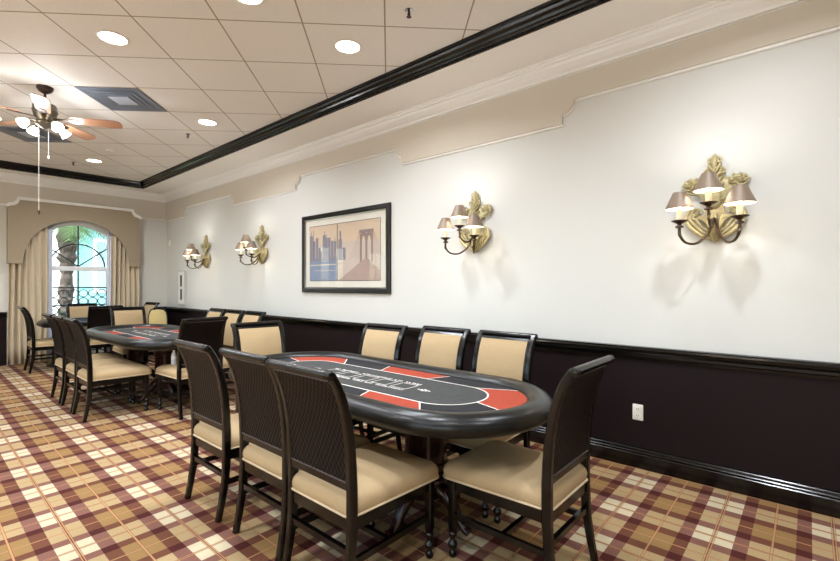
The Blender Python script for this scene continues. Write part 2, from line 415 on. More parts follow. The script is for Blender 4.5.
for a in (R(38), R(142)):
    c, s_ = math.cos(a), math.sin(a); nx, nz = -s_*.011, c*.011
    L0, L1 = .0, .74
    poly_prism(mb, [(WCX+c*L0+nx, 1.68+s_*L0+nz), (WCX+c*L1+nx, 1.68+s_*L1+nz), (WCX+c*L1-nx, 1.68+s_*L1-nz), (WCX+c*L0-nx, 1.68+s_*L0-nz)], 'y', y0, y1)
mb.box(WCX+.44, WCX+.46, y0, y1, WSILL+.05, 1.60); mb.box(WCX-.46, WCX-.44, y0, y1, WSILL+.05, 1.60)
mb.box(WCX-WR+.05, WCX+WR-.05, y0, y1, .96, .98)
wbuild(mb, 'muntins', M['muntin'])
mb = MB(); pts = [(WCX-WR+.03, WSILL+.02), (WCX+WR-.03, WSILL+.02)]+[(WCX+(WR-.03)*math.cos(PI*k/24), WSPR+(WR-.03)*math.sin(PI*k/24)) for k in range(25)]
poly_prism(mb, pts, 'y', FY+.062, FY+.066); wbuild(mb, 'pane', M['glass'])
for i, (a, b, z0, z1) in enumerate(openings[:3]):
    nm = 'door_1' if i == 0 else 'window_%d' % (i+1)
    mb = MB(); y0, y1 = FY+.03, FY+.09; t = .045
    mb.box(a, a+t, y0, y1, z0, z1); mb.box(b-t, b, y0, y1, z0, z1); mb.box(a, b, y0, y1, z0, z0+t); mb.box(a, b, y0, y1, z1-t, z1)
    nb = 4 if i else 5
    for k in range(1, nb): zz = z0+(z1-z0)*k/nb; mb.box(a+t, b-t, y0+.01, y1-.02, zz-.012, zz+.012)
    if i == 0: mb.box((a+b)/2-.012, (a+b)/2+.012, y0+.01, y1-.02, z0+t, z1-t)
    fo = struct(mb.build(nm, M['winframe']))
    MB().box(a+.02, b-.02, FY+.055, FY+.059, z0+.02, z1-.02).build('pane', M['glass'], fo)

# ------------------------------------------------------------------ valance and curtains
vx = lambda x: x*.982
vz = lambda z: 1.35+(z-1.35)*.982
VY = FY-.17
val = thing('window_valance', 'taupe arched cornice valance with white stepped crown over the window', 'valance', (2.07, FY-.08, 1.70))
def vbuild(mb, name, m, smooth=False):
    ob = mb.build(name, m, val, smooth)
    for v in ob.data.vertices: v.co -= Vector((2.07, FY-.08, 1.70))
    return ob
VL, VR_, VB, VT, VC = vx(1.12), vx(3.075), vz(1.705), vz(2.79), vz(2.655)
acx, ar, az = vx(2.10), .775, vz(1.735)
def top_outline(d):
    """left to right along the top, with concave notched corners; d grows outward"""
    p = [(VL-d, VC+d*.3)]
    p += [(VL+.03-d*.5+.11*math.sin(t), VC+.02+d+.11*(1-math.cos(t))) for t in [PI/2*k/6 for k in range(7)]]
    p += [(VL+.16, VT+d), (VR_-.16, VT+d)]
    p += [(VR_-.03+d*.5-.11*math.sin(t), VC+.02+d+.11*(1-math.cos(t))) for t in [PI/2*k/6 for k in range(6, -1, -1)]]
    p += [(VR_+d, VC+d*.3)]
    return p
def top_at(x, pts):
    for (xa, za), (xb, zb) in zip(pts[:-1], pts[1:]):
        if xa <= x <= xb: return za+(zb-za)*(x-xa)/max(1e-6, xb-xa)
    return pts[0][1] if x < pts[0][0] else pts[-1][1]
TO = top_outline(0)
mb = MB(); xs_ = sorted(set([VL, VR_]+[p[0] for p in TO]+[acx+ar*math.cos(PI*k/36) for k in range(37)]))
low = lambda x: VB if abs(x-acx) >= ar-1e-6 else az+math.sqrt(max(0, ar*ar-(x-acx)**2))
for xa, xb in zip(xs_[:-1], xs_[1:]):
    la, lb = low(xa), low(xb)
    if abs(abs(xa-acx)-ar) < 1e-5: la = low(xb) if abs(xb-acx) >= ar-1e-5 else az
    if abs(abs(xb-acx)-ar) < 1e-5: lb = low(xa) if abs(xa-acx) >= ar-1e-5 else az
    poly_prism(mb, [(xa, la), (xb, lb), (xb, top_at(xb, TO)), (xa, top_at(xa, TO))], 'y', VY, VY+.02)
mb.box(VL, VL+.02, VY+.02, FY-.001, VB, VC); mb.box(VR_-.02, VR_, VY+.02, FY-.001, VB, VC)
vbuild(mb, 'valance_board', M['valance'])
mb = MB(); T2 = top_outline(.0); T3 = top_outline(.045)
rs = [[(x, VY-.035, z) for x, z in T2]]
for i in range(len(T2)-1):
    mb.rings([[(T2[i][0], VY-.03, T2[i][1]), (T3[i][0], VY-.045, T3[i][1]), (T3[i][0], FY-.03, T3[i][1]), (T2[i][0], FY-.03, T2[i][1])],
              [(T2[i+1][0], VY-.03, T2[i+1][1]), (T3[i+1][0], VY-.045, T3[i+1][1]), (T3[i+1][0], FY-.03, T3[i+1][1]), (T2[i+1][0], FY-.03, T2[i+1][1])]])
vbuild(mb, 'crown_trim', M['trim'])
def drape(x0, x1, zt, zb, yc, amp, waves, m, name, th=.004, seed=0):
    rnd = random.Random(seed); n = waves*12; mb = MB(); ph = [rnd.uniform(-.3,.3) for _ in range(waves+1)]
    rows = []
    for j in range(9):
        t = j/8; z = zt+(zb-zt)*t; row = []
        for i in range(n+1):
            u = i/n; k = u*waves
            y = yc+amp*(.8+.3*math.sin(t*2+k))*math.sin(2*PI*k+ph[int(k) if k < waves else waves]*.5)
            row.append((x0+(x1-x0)*u+.008*math.sin(5*t+k), y, z))
        rows.append(row)
    vs = [p for r in rows for p in r]; W = n+1; fs = []
    for j in range(8):
        for i in range(n): a = j*W+i; fs.append((a, a+1, a+W+1, a+W))
    mb.add(vs, fs); ob = mb.build(name, m, None, True)
    md = ob.modifiers.new('s', 'SOLIDIFY'); md.thickness = th
    return ob
cl = drape(1.11, 1.62, 2.45, .012, FY-.085, .046, 6, M['curtain'], 'curtain', seed=1)
tag(cl, 'taupe patterned curtain hanging left of the arched window', 'curtain')
cr = drape(2.56, 3.03, 2.45, .012, FY-.085, .046, 6, M['curtain'], 'curtain', seed=2)
tag(cr, 'taupe patterned curtain hanging right of the arched window', 'curtain')
o_ = drape(1.56, 1.70, 2.4, .02, FY-.022, .010, 3, M['sheer'], 'sheer_curtain', .002, 3); tag(o_, 'narrow white sheer at the left edge of the arched window', 'curtain')
o_ = drape(2.50, 2.62, 2.4, .02, FY-.022, .010, 3, M['sheer'], 'sheer_curtain', .002, 4); tag(o_, 'narrow white sheer at the right edge of the arched window', 'curtain')

# ------------------------------------------------------------------ poker chairs
PROF = [(-.048,0),(-.028,.10),(-.008,.22),(0,.36),(0,.50),(-.004,.60),(-.012,.70),(-.028,.80),(-.05,.88),(-.078,.945),(-.110,.997)]
def prof_y(z):
    for (ya, za), (yb, zb) in zip(PROF[:-1], PROF[1:]):
        if za <= z <= zb: return ya+(yb-ya)*(z-za)/(zb-za)
    return PROF[-1][0]
def rr_outline(a, b, r, cx=0, cy=0, n=6, taper=0):
    r = max(.002, min(r, a*.99, b*.99)); p = []
    for sx, sy, t0 in ((1,1,0),(-1,1,PI/2),(-1,-1,PI),(1,-1,3*PI/2)):
        for k in range(n+1):
            t = t0+PI/2*k/n; x = sx*(a-r)+r*math.cos(t); y = sy*(b-r)+r*math.sin(t)
            p.append((cx+x*(1+taper*y/b), cy+y))
    return p
def make_chair(label):
    t = thing('poker_chair', label, 'chair')
    W, Fm = M['wood'], M['fabric']
    for s in (-1, 1):
        pts = [(s*(.212 if z > .3 else .212), y, z) for y, z in PROF]
        MB().bar(pts, .034, [.030,.034,.040,.044,.044,.042,.040,.038,.036,.034,.030]).build('back_post', W, t, True)
    for s in (-1, 1):
        mb = MB(); x, y = s*.210, .498
        mb.bar([(x, y, .40), (x, y, .15), (x, y, .13)], [.042,.038,.030], [.042,.038,.030])
        mb.lathe([(.012,0),(.018,.006),(.020,.02),(.014,.032),(.012,.04),(.021,.05),(.024,.062),(.021,.074),(.013,.084),(.013,.10),(.020,.108),(.021,.12),(.015,.13)], (x, y, 0), 12)
        mb.build('front_leg', W, t, True)
    # seat frame
    mb = MB(); mb.box(-.195, .195, .485, .511, .335, .395); mb.box(-.195, .195, -.012, .012, .335, .395)
    for s in (-1, 1): mb.box(s*.205-.012, s*.205+.012, .012, .485, .335, .395)
    mb.box(-.20, .20, .0, .47, .375, .386)
    mb.build('seat_frame', W, t)
    # seat cushion
    rings = []
    for d, z in ((.012,.386),(.002,.394),(-.002,.41),(-.003,.43),(.002,.448),(.014,.463),(.035,.473),(.07,.480),(.12,.485),(.17,.487)):
        rings.append([(x, y, z) for x, y in rr_outline(.230-d, .280-d, .035 if d < .03 else .03, 0, .264, 6, .06)])
    seat = MB().rings(rings).build('seat', Fm, t, True)
    pr = [(x, y, .398) for x, y in rr_outline(.233, .283, .038, 0, .264, 6, .06)]
    n = len(pr); mb = MB()
    ring = []
    for i in range(n):
        p = Vector(pr[i]); d = (Vector(pr[(i+1) % n])-Vector(pr[i-1])).normalized(); nn = Vector((d.y, -d.x, 0))
        ring.append([p+nn*.005*math.cos(a)+Vector((0,0,.005*math.sin(a))) for a in (0, PI/3, 2*PI/3, PI, 4*PI/3, 5*PI/3)])
    mb.rings(ring, closed=True); mb.build('piping', M['piping'], seat, True)
    # stretchers
    for s in (-1, 1): MB().box(s*.212-.010, s*.212+.010, -.0, .485, .195, .222).build('stretcher', W, t)
    MB().box(-.202, .202, .205, .228, .198, .219).build('stretcher', W, t)
    MB().box(-.195, .195, -.018, .004, .235, .262).build('stretcher', W, t)
    # crest roll with turned ends
    mb = MB(); y, z = -.118, .994
    pf = [(.004,-.230),(.016,-.229),(.019,-.225),(.019,-.219),(.014,-.216),(.019,-.213),(.019,-.208),(.015,-.205),(.0195,-.200),(.0195,.200),(.015,.205),(.019,.208),(.019,.213),(.014,.216),(.019,.219),(.019,.225),(.016,.229),(.004,.230)]
    mb.rings([[(x, y+r*math.cos(2*PI*k/14), z+r*math.sin(2*PI*k/14)) for k in range(14)] for r, x in pf])
    mb.build('crest_rail', W, t, True)
    # back: frame, woven rear panel, upholstered front pad
    zs = [.535+(.972-.535)*k/12 for k in range(13)]
    def curved(x0, x1, o0, o1, z0, z1, n=12, bow=0):
        rs = []
        for k in range(n+1):
            z = z0+(z1-z0)*k/n; yy = prof_y(z); e = bow*math.sin(PI*k/n)**.5
            rs.append([(x0, yy+o0, z), (x1, yy+o0, z), (x1, yy+o1, z), (x1-.03, yy+o1+e, z), (x0+.03, yy+o1+e, z), (x0, yy+o1, z)])
        return MB().rings(rs)
    curved(-.196, .196, -.016, .002, .535, .975).build('woven_back', M['woven'], t, True)
    fr = MB()
    fr.rings([[(-.196, prof_y(z)+.002, z), (-.184, prof_y(z)+.002, z), (-.184, prof_y(z)+.018, z), (-.196, prof_y(z)+.018, z)] for z in zs])
    fr.rings([[(.184, prof_y(z)+.002, z), (.196, prof_y(z)+.002, z), (.196, prof_y(z)+.018, z), (.184, prof_y(z)+.018, z)] for z in zs])
    for a, b in ((.535,.550),(.962,.978)):
        fr.rings([[(-.184, prof_y(z)+.002, z), (.184, prof_y(z)+.002, z), (.184, prof_y(z)+.018, z), (-.184, prof_y(z)+.018, z)] for z in (a, b)])
    fr.build('back_frame', W, t, True)
    curved(-.183, .183, .003, .020, .551, .961, bow=.012).build('back_cushion', Fm, t, True)
    MB().box(-.196, .196, -.018, .018, .505, .535).build('lower_rail', W, t)
    for z, o in ((.540, -.0195), (.968, -.019)):
        st = MB()
        for k in range(26):
            x = -.188+k*.01504; h = .0028 if k % 2 else .0018
            st.box(x-.0072, x+.0073, prof_y(z)+o-.001, prof_y(z)+o+.004, z-h, z+h)
        st.build('stitching', M['studs'], t)
    return t
G1, G2, G3 = 'poker chairs around the near table', 'poker chairs around the second table', 'poker chairs around the small far table'
c0 = make_chair('dark woven-back poker chair nearest the camera, left of the near table')
c0.location = (1.20, 1.625, 0); c0.rotation_euler = (0, 0, -PI/2); c0['group'] = G1
H = PI/2
for x, y, rz, lab, g in [
    (1.225, 2.14, -H, 'dark woven-back poker chair with tan seat, middle of the row left of the near table', G1),
    (1.215, 2.75, -H, 'dark woven-back poker chair with tan seat, farthest of the row left of the near table', G1),
    (1.99, .835, 0, 'dark poker chair alone at the near end of the near table, seen side-on', G1),
    (2.70, 1.625, H, 'tan-backed poker chair by the wall side of the near table, rightmost of the three', G1),
    (2.69, 2.17, H, 'tan-backed poker chair by the wall side of the near table, middle of the three', G1),
    (2.57, 2.71, H+.05, 'tan-backed poker chair by the wall side of the near table, leftmost of the three', G1),
    (2.07, 3.65, R(174), 'tan-backed poker chair facing the camera at the far end of the near table', G1),
    (1.19, 5.56, -H, 'dark poker chair left of the second table, nearest of its row, whole tan seat showing', G2),
    (1.19, 6.07, -H, 'dark poker chair on the left of the second table, middle of its row', G2),
    (1.19, 6.62, -H, 'dark poker chair on the left of the second table, farthest of its row', G2),
    (2.79, 5.29, H, 'tan-backed poker chair against the wall side of the second table, rightmost of three', G2),
    (2.79, 5.80, H, 'tan-backed poker chair against the wall side of the second table, middle of three', G2),
    (2.79, 6.32, H, 'tan-backed poker chair against the wall side of the second table, leftmost of three', G2),
    (2.015, 4.785, R(1), 'poker chair with black back to the camera at the near end of second table', G2),
    (2.19, 7.65, PI, 'tan-backed poker chair facing the camera at the far end of the second table', G2),
    (1.275, 9.12, -H, 'dark poker chair seen side-on in front of the left curtain', G3),
    (2.06, 9.72, PI, 'tan-backed poker chair facing the camera in front of the arched window', G3),
    (2.10, 8.56, R(-4), 'poker chair with black back turned to the camera at the small far table', G3),
    (2.98, 9.45, R(98), 'poker chair turned sideways behind the gold banquet chair by the far corner', G3)]:
    dup(c0, (x, y, 0), rz, lab, g)

# gold banquet chair in the corner
bq = thing('banquet_chair', 'gold padded banquet chair with rounded back near the far right corner', 'chair', (2.90, 8.62, 0), R(162))
bq.scale = (.84, .95, 1.01)
for s in (-1, 1):
    MB().tube([(s*.19, -.05, 0), (s*.185, 0, .42), (s*.175, -.02, .62), (s*.165, -.05, .80), (s*.12, -.07, .90), (0, -.08, .925)], .011, 8, smooth=4).build('back_frame', M['wood'], bq, True)
    MB().tube([(s*.19, .40, 0), (s*.185, .37, .40)], .011, 8).build('front_leg', M['wood'], bq, True)
MB().rings([[(x, y, z) for x, y in rr_outline(.20-d, .21-d, .05, 0, .20, 5)] for d, z in ((.01,.40),(0,.42),(0,.45),(.03,.475),(.08,.48))]).build('seat', M['banquet'], bq, True)
pts = [(-.15,.52),(.15,.52),(.17,.62),(.17,.76),(.15,.84),(.10,.885),(0,.90),(-.10,.885),(-.15,.84),(-.17,.76),(-.17,.62)]
MB().rings([[(x*k, -.02-(z-.52)*.16+yy, .71+(z-.71)*k) for x, z in pts] for k, yy in ((.94,-.025),(1,-.012),(1,.012),(.94,.026),(.8,.034))]).build('backrest', M['banquet'], bq, True)

# ------------------------------------------------------------------ poker tables
def stad(hw, hl, n=20):
    """stadium outline, long axis y, counter-clockwise"""
    p = []; s_ = hl-hw
    for k in range(n+1): t = PI*k/n; p.append((hw*math.cos(t), s_+hw*math.sin(t)))
    for k in range(n+1): t = PI+PI*k/n; p.append((hw*math.cos(t), -s_+hw*math.sin(t)))
    return p
def dense(p, step=.02):
    o = []
    for i in range(len(p)):
        a, b = Vector(p[i]), Vector(p[(i+1) % len(p)]); m = max(1, int((b-a).length/step))
        for k in range(m): o.append(tuple(a+(b-a)*k/m))
    return o
RAILP = [(.018,.675),(-.004,.692),(-.010,.715),(-.005,.740),(.012,.760),(.038,.774),(.065,.778),(.090,.773),(.112,.761),(.126,.748),(.128,.741),(.128,.70)]
def layout_mesh(scale=1.0):
    """printed poker layout: felt, red segments, white lines, card boxes and small unreadable print"""
    Z = .741; mb = MB()
    outer = dense(stad(.418, 1.115)); inner = dense(stad(.228, .88))
    def near(lst, x, y): return min(range(len(lst)), key=lambda i: (lst[i][0]-x)**2+(lst[i][1]-y)**2)
    def flat(pts, z, mi):
        mb.cur = mi; mb.add([(x, y, z) for x, y in pts], [tuple(range(len(pts)))])
    flat(outer, Z, 1); 
    C = (1.97, 2.17)
    L = lambda x, y: (x-C[0], y-C[1])
    # dividers: (inner point, outer point), going round
    D = [(L(1.92,1.29), L(1.86,1.08)), (L(2.135,1.49), L(2.28,1.25)), (L(2.2,1.85), L(2.39,1.78)), (L(2.2,2.284), L(2.39,2.36)), (L(2.2,2.68), L(2.39,2.87)),
         (L(2.05,3.05), L(2.10,3.28)), (L(1.742,2.75), L(1.60,2.95)), (L(1.742,2.33), L(1.55,2.41)), (L(1.742,1.908), L(1.55,1.82)), (L(1.742,1.511), L(1.61,1.37))]
    di = [(near(inner, *a), near(outer, *b)) for a, b in D]
    def arcidx(lst, a, b):
        n = len(lst); o = [a]; i = a
        while i != b: i = (i+1) % n; o.append(i)
        return o
    red_segs = [0, 2, 4, 6, 8]
    for k in red_segs:
        (ia, oa), (ib, ob) = di[k], di[(k+1) % 10]
        ii = arcidx(inner, ia, ib); oo = arcidx(outer, oa, ob)
        # strip of quads between the two arcs
        m = 24; vs = []; fs = []
        for j in range(m+1):
            pi_ = inner[ii[round(j*(len(ii)-1)/m)]]; po = outer[oo[round(j*(len(oo)-1)/m)]]
            vs += [(pi_[0], pi_[1], Z+.0008), (po[0], po[1], Z+.0008)]
        for j in range(m): fs.append((2*j, 2*j+1, 2*j+3, 2*j+2))
        mb.cur = 2; mb.add(vs, fs)
    def line(a, b, w_, z, mi=3):
        a, b = Vector(a), Vector(b); d = (b-a).normalized(); nn = Vector((-d.y, d.x))*w_/2
        flat([tuple(a+nn), tuple(b+nn), tuple(b-nn), tuple(a-nn)], z, mi)
    flat(inner, Z+.0006, 0)
    for i in range(len(inner)):
        line(inner[i], inner[(i+1) % len(inner)], .009, Z+.0022)
    for ia, oa in di: line(inner[ia], outer[oa], .007, Z+.002)
    # five card outlines down the centre
    for k in range(5):
        y = .34-k*.17
        x0, x1, ya, yb = -.068, .048, y-.062, y+.062
        for a, b in (((x0,ya),(x1,ya)),((x1,ya),(x1,yb)),((x1,yb),(x0,yb)),((x0,yb),(x0,ya))): line(a, b, .005, Z+.002)
    rnd = random.Random(3)
    for x0, ya, yb in ((.058,-.40,.40), (-.108,-.40,.42)):
        y = ya
        while y < yb:
            wd = rnd.uniform(.012,.020)
            if rnd.random() > .14:
                line((x0, y), (x0+.024, y+.003), .0048, Z+.0024); line((x0+.02*rnd.randint(0,1)+.006, y), (x0+.02+.006, y+wd*.7), .005, Z+.0026)
                if rnd.random() > .4: line((x0, y+wd*.6), (x0+.024, y+wd*.6), .004, Z+.0024)
            y += wd+.006
    for yc in (-.505, .505):
        for a in range(5):
            y = yc-.04+a*.02; h = .014+.016*(2-abs(a-2)); line((-.02-h/2, y), (-.02+h/2, y+.004), .011, Z+.0024)
    return mb
PED = [(.115,.20),(.125,.22),(.128,.25),(.118,.27),(.105,.285),(.118,.30),(.128,.315),(.131,.33),(.126,.345),(.122,.36),(.120,.44),(.122,.53),(.127,.545),(.132,.555),(.127,.567),(.134,.58),(.134,.60),(.125,.61),(.13,.625),(.13,.65)]
def make_table(label):
    t = thing('poker_table', label, 'table', (0,0,0))
    rings = [[(x, y, z) for x, y in stad(.515-d, 1.22-d, 24)] for d, z in RAILP]
    MB().rings(rings, closed=True).build('padded_rail', M['vinyl'], t, True)
    layout_mesh().build('playing_surface', [M['felt'], M['felt_dark'], M['red'], M['white_ink']], t)
    MB().rings([[(x, y, z) for x, y in stad(.515-d, 1.22-d, 20)] for d, z in ((.11,.735),(.11,.70),(.03,.700),(.03,.675),(.10,.665),(.10,.65))]).build('table_base', M['wood'], t, True)
    for s in (-1, 1):
        cy = s*.50
        p = MB().lathe(PED, (0, cy, 0), 28).build('pedestal', M['pedwood'], t, True)
        for k in range(4):
            a = k*PI/2; c_, s_ = math.cos(a), math.sin(a)
            pts = [(.05,.22),(.12,.20),(.18,.15),(.23,.08),(.27,.04),(.30,.028)]
            mb = MB().tube([(c_*r, cy+s_*r, z) for r, z in pts], [.035,.045,.038,.028,.024,.026], 10, smooth=3)
            mb.build('foot', M['pedwood'], p, True)
        MB().lathe([(.02,.12),(.09,.14),(.10,.18),(.10,.25)], (0, cy, 0), 20).build('collar', M['pedwood'], p, True)
    return t
t1 = make_table('large oval poker table with red and black felt in the foreground'); t1.location = (1.97, 2.17, 0); t1['group'] = 'oval poker tables'
t2 = dup(t1, (2.01, 6.20, 0), 0, 'oval poker table with red and black felt farther back by the wall', 'oval poker tables')
# small far table
t3 = thing('card_table', 'small dark padded-rim card table in front of the arched window', 'table', (2.08, 9.18, 0))
def rr(d): return rr_outline(.70-d, .41-d, .26-d*.8, 0, 0, 8)
MB().rings([[(x, y, z) for x, y in rr(d)] for d, z in RAILP], closed=True).build('padded_rail', M['vinyl'], t3, True)
MB().rings([[(x, y, z) for x, y in rr(.1)] for z in (.70, .745)]).build('playing_surface', M['felt'], t3)
MB().rings([[(x, y, z) for x, y in rr(.03)] for z in (.675, .70)]).build('table_base', M['wood'], t3)
for x, y in ((-.46,.285), (.43,-.28)):
    MB().lathe([(.11,0),(.11,.02),(.06,.05),(.035,.07),(.035,.66),(.10,.675)], (x, y, 0), 18).build('pedestal', M['wood'], t3, True)

# water bottle on the chair by the second table
wb = thing('water_bottle', 'small clear water bottle on the chair at the near end of the second table', 'bottle', (1.90, 5.18, .487))
wb.scale = (.9,.9,.92)
MB().lathe([(.024,0),(.029,.006),(.029,.05),(.027,.06),(.029,.07),(.029,.10),(.024,.125),(.012,.145),(.011,.155)], (0,0,0), 16).build('bottle_body', M['water'], wb, True)
MB().lathe([(.0293,.06),(.0293,.10)], (0,0,0), 16, False).build('paper_label', M['label'], wb, True)
MB().lathe([(.013,.155),(.013,.17)], (0,0,0), 12).build('cap', M['plastic'], wb, True)

# ------------------------------------------------------------------ wall sconces
def spiral(cx, cz, r, turns, a0, sgn=1, w0=.03, n=22, mb=None, rad=.007):
    pts = []; rr_ = []
    for k in range(n+1):
        t = k/n; a = a0+sgn*turns*2*PI*t; q = r*(1-.82*t)
        pts.append((-w0+.006*t*-1, cx+q*math.cos(a), cz+q*math.sin(a))); rr_.append(rad*(1-.35*t))
    mb.tube(pts, rr_, 6, up=(1,0,0)); return mb
def make_sconce(label):
    # local: -x points into the room, y along the wall, z up; origin at plaque centre on the wall
    t = thing('wall_sconce', label, 'wall lamp')
    mb = MB()
    half = [(.0,.290),(.024,.278),(.034,.255),(.030,.23),(.052,.205),(.052,.17),(.04,.15),(.08,.135),(.11,.155),(.145,.145),(.175,.12),(.175,.09),(.15,.065),(.11,.06),(.075,.03),(.055,0),(.050,-.03),(.055,-.07),(.062,-.11),(.060,-.15),(.052,-.18),(.045,-.21),(.03,-.25),(.03,-.275),(.0,-.290)]
    outl = half+[(-x, z) for x, z in half[-2:0:-1]]
    cx_ = [(x*.93, z*.96) for x, z in outl]
    mb.rings([[(-.001, y, z) for y, z in outl], [(-.012, y, z) for y, z in outl], [(-.020, y, z) for y, z in cx_]])
    pl = mb
    for s in (-1, 1):
        spiral(s*.145, .105, .040, 1.4, PI/2 if s > 0 else PI/2, -s, .026, mb=pl)
        spiral(s*.098, .118, .034, 1.3, PI/2, -s, .028, mb=pl)
        spiral(s*.108, -.085, .034, 1.3, R(200) if s > 0 else R(-20), -s, .026, mb=pl, rad=.009)
        for k_, rd in ((0,.013),(1,.010),(2,.008)):   # nested C-scrolls sweeping out from the base
            e = .020*k_
            pl.tube([(-.022, s*.02, -.265+e), (-.034, s*(.085-e*.4), -.235+e*1.2), (-.036, s*(.145-e), -.175+e), (-.030, s*(.165-e), -.115), (-.026, s*(.140-e), -.065-e*.3), (-.022, s*(.105-e*.3), -.055-e*.6)], [rd*.6,rd,rd*1.1,rd,rd*.8,rd*.5], 8, smooth=4)
        for k_ in range(5):   # leaf lobes along the wing
            aa = R(15+k_*32); cc_ = (s*.128, .095); pl.tube([(-.018, cc_[0], cc_[1]), (-.030, cc_[0]+s*.035*math.cos(aa), cc_[1]+.035*math.sin(aa)), (-.016, cc_[0]+s*.068*math.cos(aa), cc_[1]+.062*math.sin(aa))], [.008,.015,.005], 6, smooth=3)
        spiral(s*.040, .18, .022, 1.2, PI/2, -s, .028, mb=pl)
        spiral(s*.022, .255, .018, 1.1, PI/2, -s, .028, mb=pl)
        for k in range(6):   # acanthus ribs fanning from the base
            a = R(18+k*13); L_ = .17-.012*k
            pl.tube([(-.024, s*.012, -.27+.02*k), (-.036, s*(.012+L_*.35*math.sin(a)), -.24+.02*k+L_*.45*math.cos(a)), (-.030, s*(.012+L_*.62*math.sin(a)), -.24+.02*k+L_*.8*math.cos(a)), (-.022, s*(.012+L_*.9*math.sin(a)), -.24+.02*k+L_*.78*math.cos(a))], [.008,.010,.008,.004], 6, smooth=3)
        for k in range(4):
            pl.tube([(-.024, 0, .05+.04*k), (-.034, s*(.03-.003*k), .085+.04*k), (-.024, s*(.055-.007*k), .10+.045*k)], [.009,.010,.004], 6, smooth=3)
        pl.tube([(-.022, s*.02, -.02), (-.034, s*.06, .0), (-.030, s*.085, .04), (-.024, s*.13, .045), (-.02, s*.175, .07)], [.009,.010,.009,.008,.005], 6, smooth=3)
    pl.rings([[(-.02-.022*math.sin(PI/2*k/4), .045*math.cos(PI/2*k/4)*math.cos(2*PI*j/14), -.0+.07*math.cos(PI/2*k/4)*math.sin(2*PI*j/14)) for j in range(14)] for k in range(4)])
    pl.tube([(-.02,0,.2),(-.03,0,.24),(-.026,0,.28),(-.018,0,.30)], [.014,.016,.012,.005], 8, smooth=3)
    pl.tube([(-.022,0,-.29),(-.05,0,-.24),(-.05,0,-.18),(-.03,0,-.10)], [.006,.018,.022,.014], 8, smooth=4)
    pl.build('back_plaque', M['plaque'], t, True)
    zc = 1.925
    arms = [([(-.05,.01,1.79-zc),(-.09,.03,1.69-zc),(-.16,.08,1.625-zc),(-.23,.13,1.625-zc),(-.268,.158,1.672-zc),(-.27,.160,1.73-zc)], .160, .27, 1.73-zc),
            ([(-.05,-.01,1.79-zc),(-.09,-.03,1.69-zc),(-.16,-.08,1.625-zc),(-.23,-.13,1.625-zc),(-.268,-.158,1.672-zc),(-.27,-.160,1.73-zc)], -.160, .27, 1.73-zc),
            ([(-.04,0,1.80-zc),(-.12,0,1.735-zc),(-.20,0,1.73-zc),(-.262,0,1.77-zc),(-.27,0,1.83-zc)], 0, .27, 1.83-zc)]
    for pts, y, x, z in arms:
        a = MB().tube(pts, [.010,.009,.008,.008,.009,.010][:len(pts)], 8, smooth=6)
        k = len(pts)-2; p = Vector(pts[k]); a.tube([p+Vector((.0,-.012 if y >= 0 else .012,-.02)), p+Vector((-.012,0,0)), p+Vector((0,.010 if y > 0 else -.010,.03))], [.004,.009,.003], 6, smooth=3)
        a.build('arm', M['bronze'], t, True)
        MB().lathe([(.010,0),(.026,.004),(.024,.014),(.012,.020),(.012,.026),(.022,.032),(.048,.046),(.050,.050),(.020,.046)], (-x, y, z-.012), 16).build('drip_cup', M['bronze'], t, True)
        MB().lathe([(.017,0),(.0175,.075),(.010,.078)], (-x, y, z+.034), 14).build('candle_sleeve', M['candle'], t, True)
        zb = z+.112
        n = 24; sh = MB(); r0, r1, h = .085, .038, .108
        ring = lambda r, zz: [(-x+r*math.cos(2*PI*j/n), y+r*math.sin(2*PI*j/n), zz) for j in range(n)]
        sh.cur = 0; sh.rings([ring(r0, zb), ring(r1, zb+h)], False, False)
        sh.cur = 1; sh.rings([ring(r0-.003, zb), ring(r1-.003, zb+h)], False, False)
        sh.cur = 0; sh.rings([ring(r0, zb), ring(r0-.003, zb)], False, False); sh.rings([ring(r1, zb+h), ring(r1-.003, zb+h)], False, False)
        so_ = sh.build('lamp_shade', [M['shade_out'], M['shade_in']], t, True)
        MB().lathe([(.006,.0),(.011,.012),(.012,.022),(.008,.036),(.002,.05)], (-x, y, z+.112), 10).build('bulb', M['bulb'], t, True)
        ld = bpy.data.lights.new('sconce_light', 'POINT'); ld.energy = SCONCE_W; ld.color = WARM; ld.shadow_soft_size = .014
        lo = bpy.data.objects.new('sconce_light', ld); col.objects.link(lo); lo.parent = t; lo.location = (-x, y, z+.192)
    return t
gs = 'three-light sconces on the right wall'
s0 = make_sconce('gold scroll wall sconce with three bronze shades, nearest and largest of all')
s0.location = (WX, .475, 1.922); s0['group'] = gs
dup(s0, (WX, 2.395, 1.942), 0, 'gold three-shade wall sconce just right of the framed picture', gs)
dup(s0, (WX, 6.28, 1.955), 0, 'gold three-shade wall sconce just left of the framed picture', gs)
dup(s0, (WX, 8.22, 1.945), 0, 'gold three-shade wall sconce farthest away, near the far corner', gs)
dup(s0, (WX, -1.5, 1.925), 0, 'gold three-shade wall sconce beyond the right edge of the picture', gs)

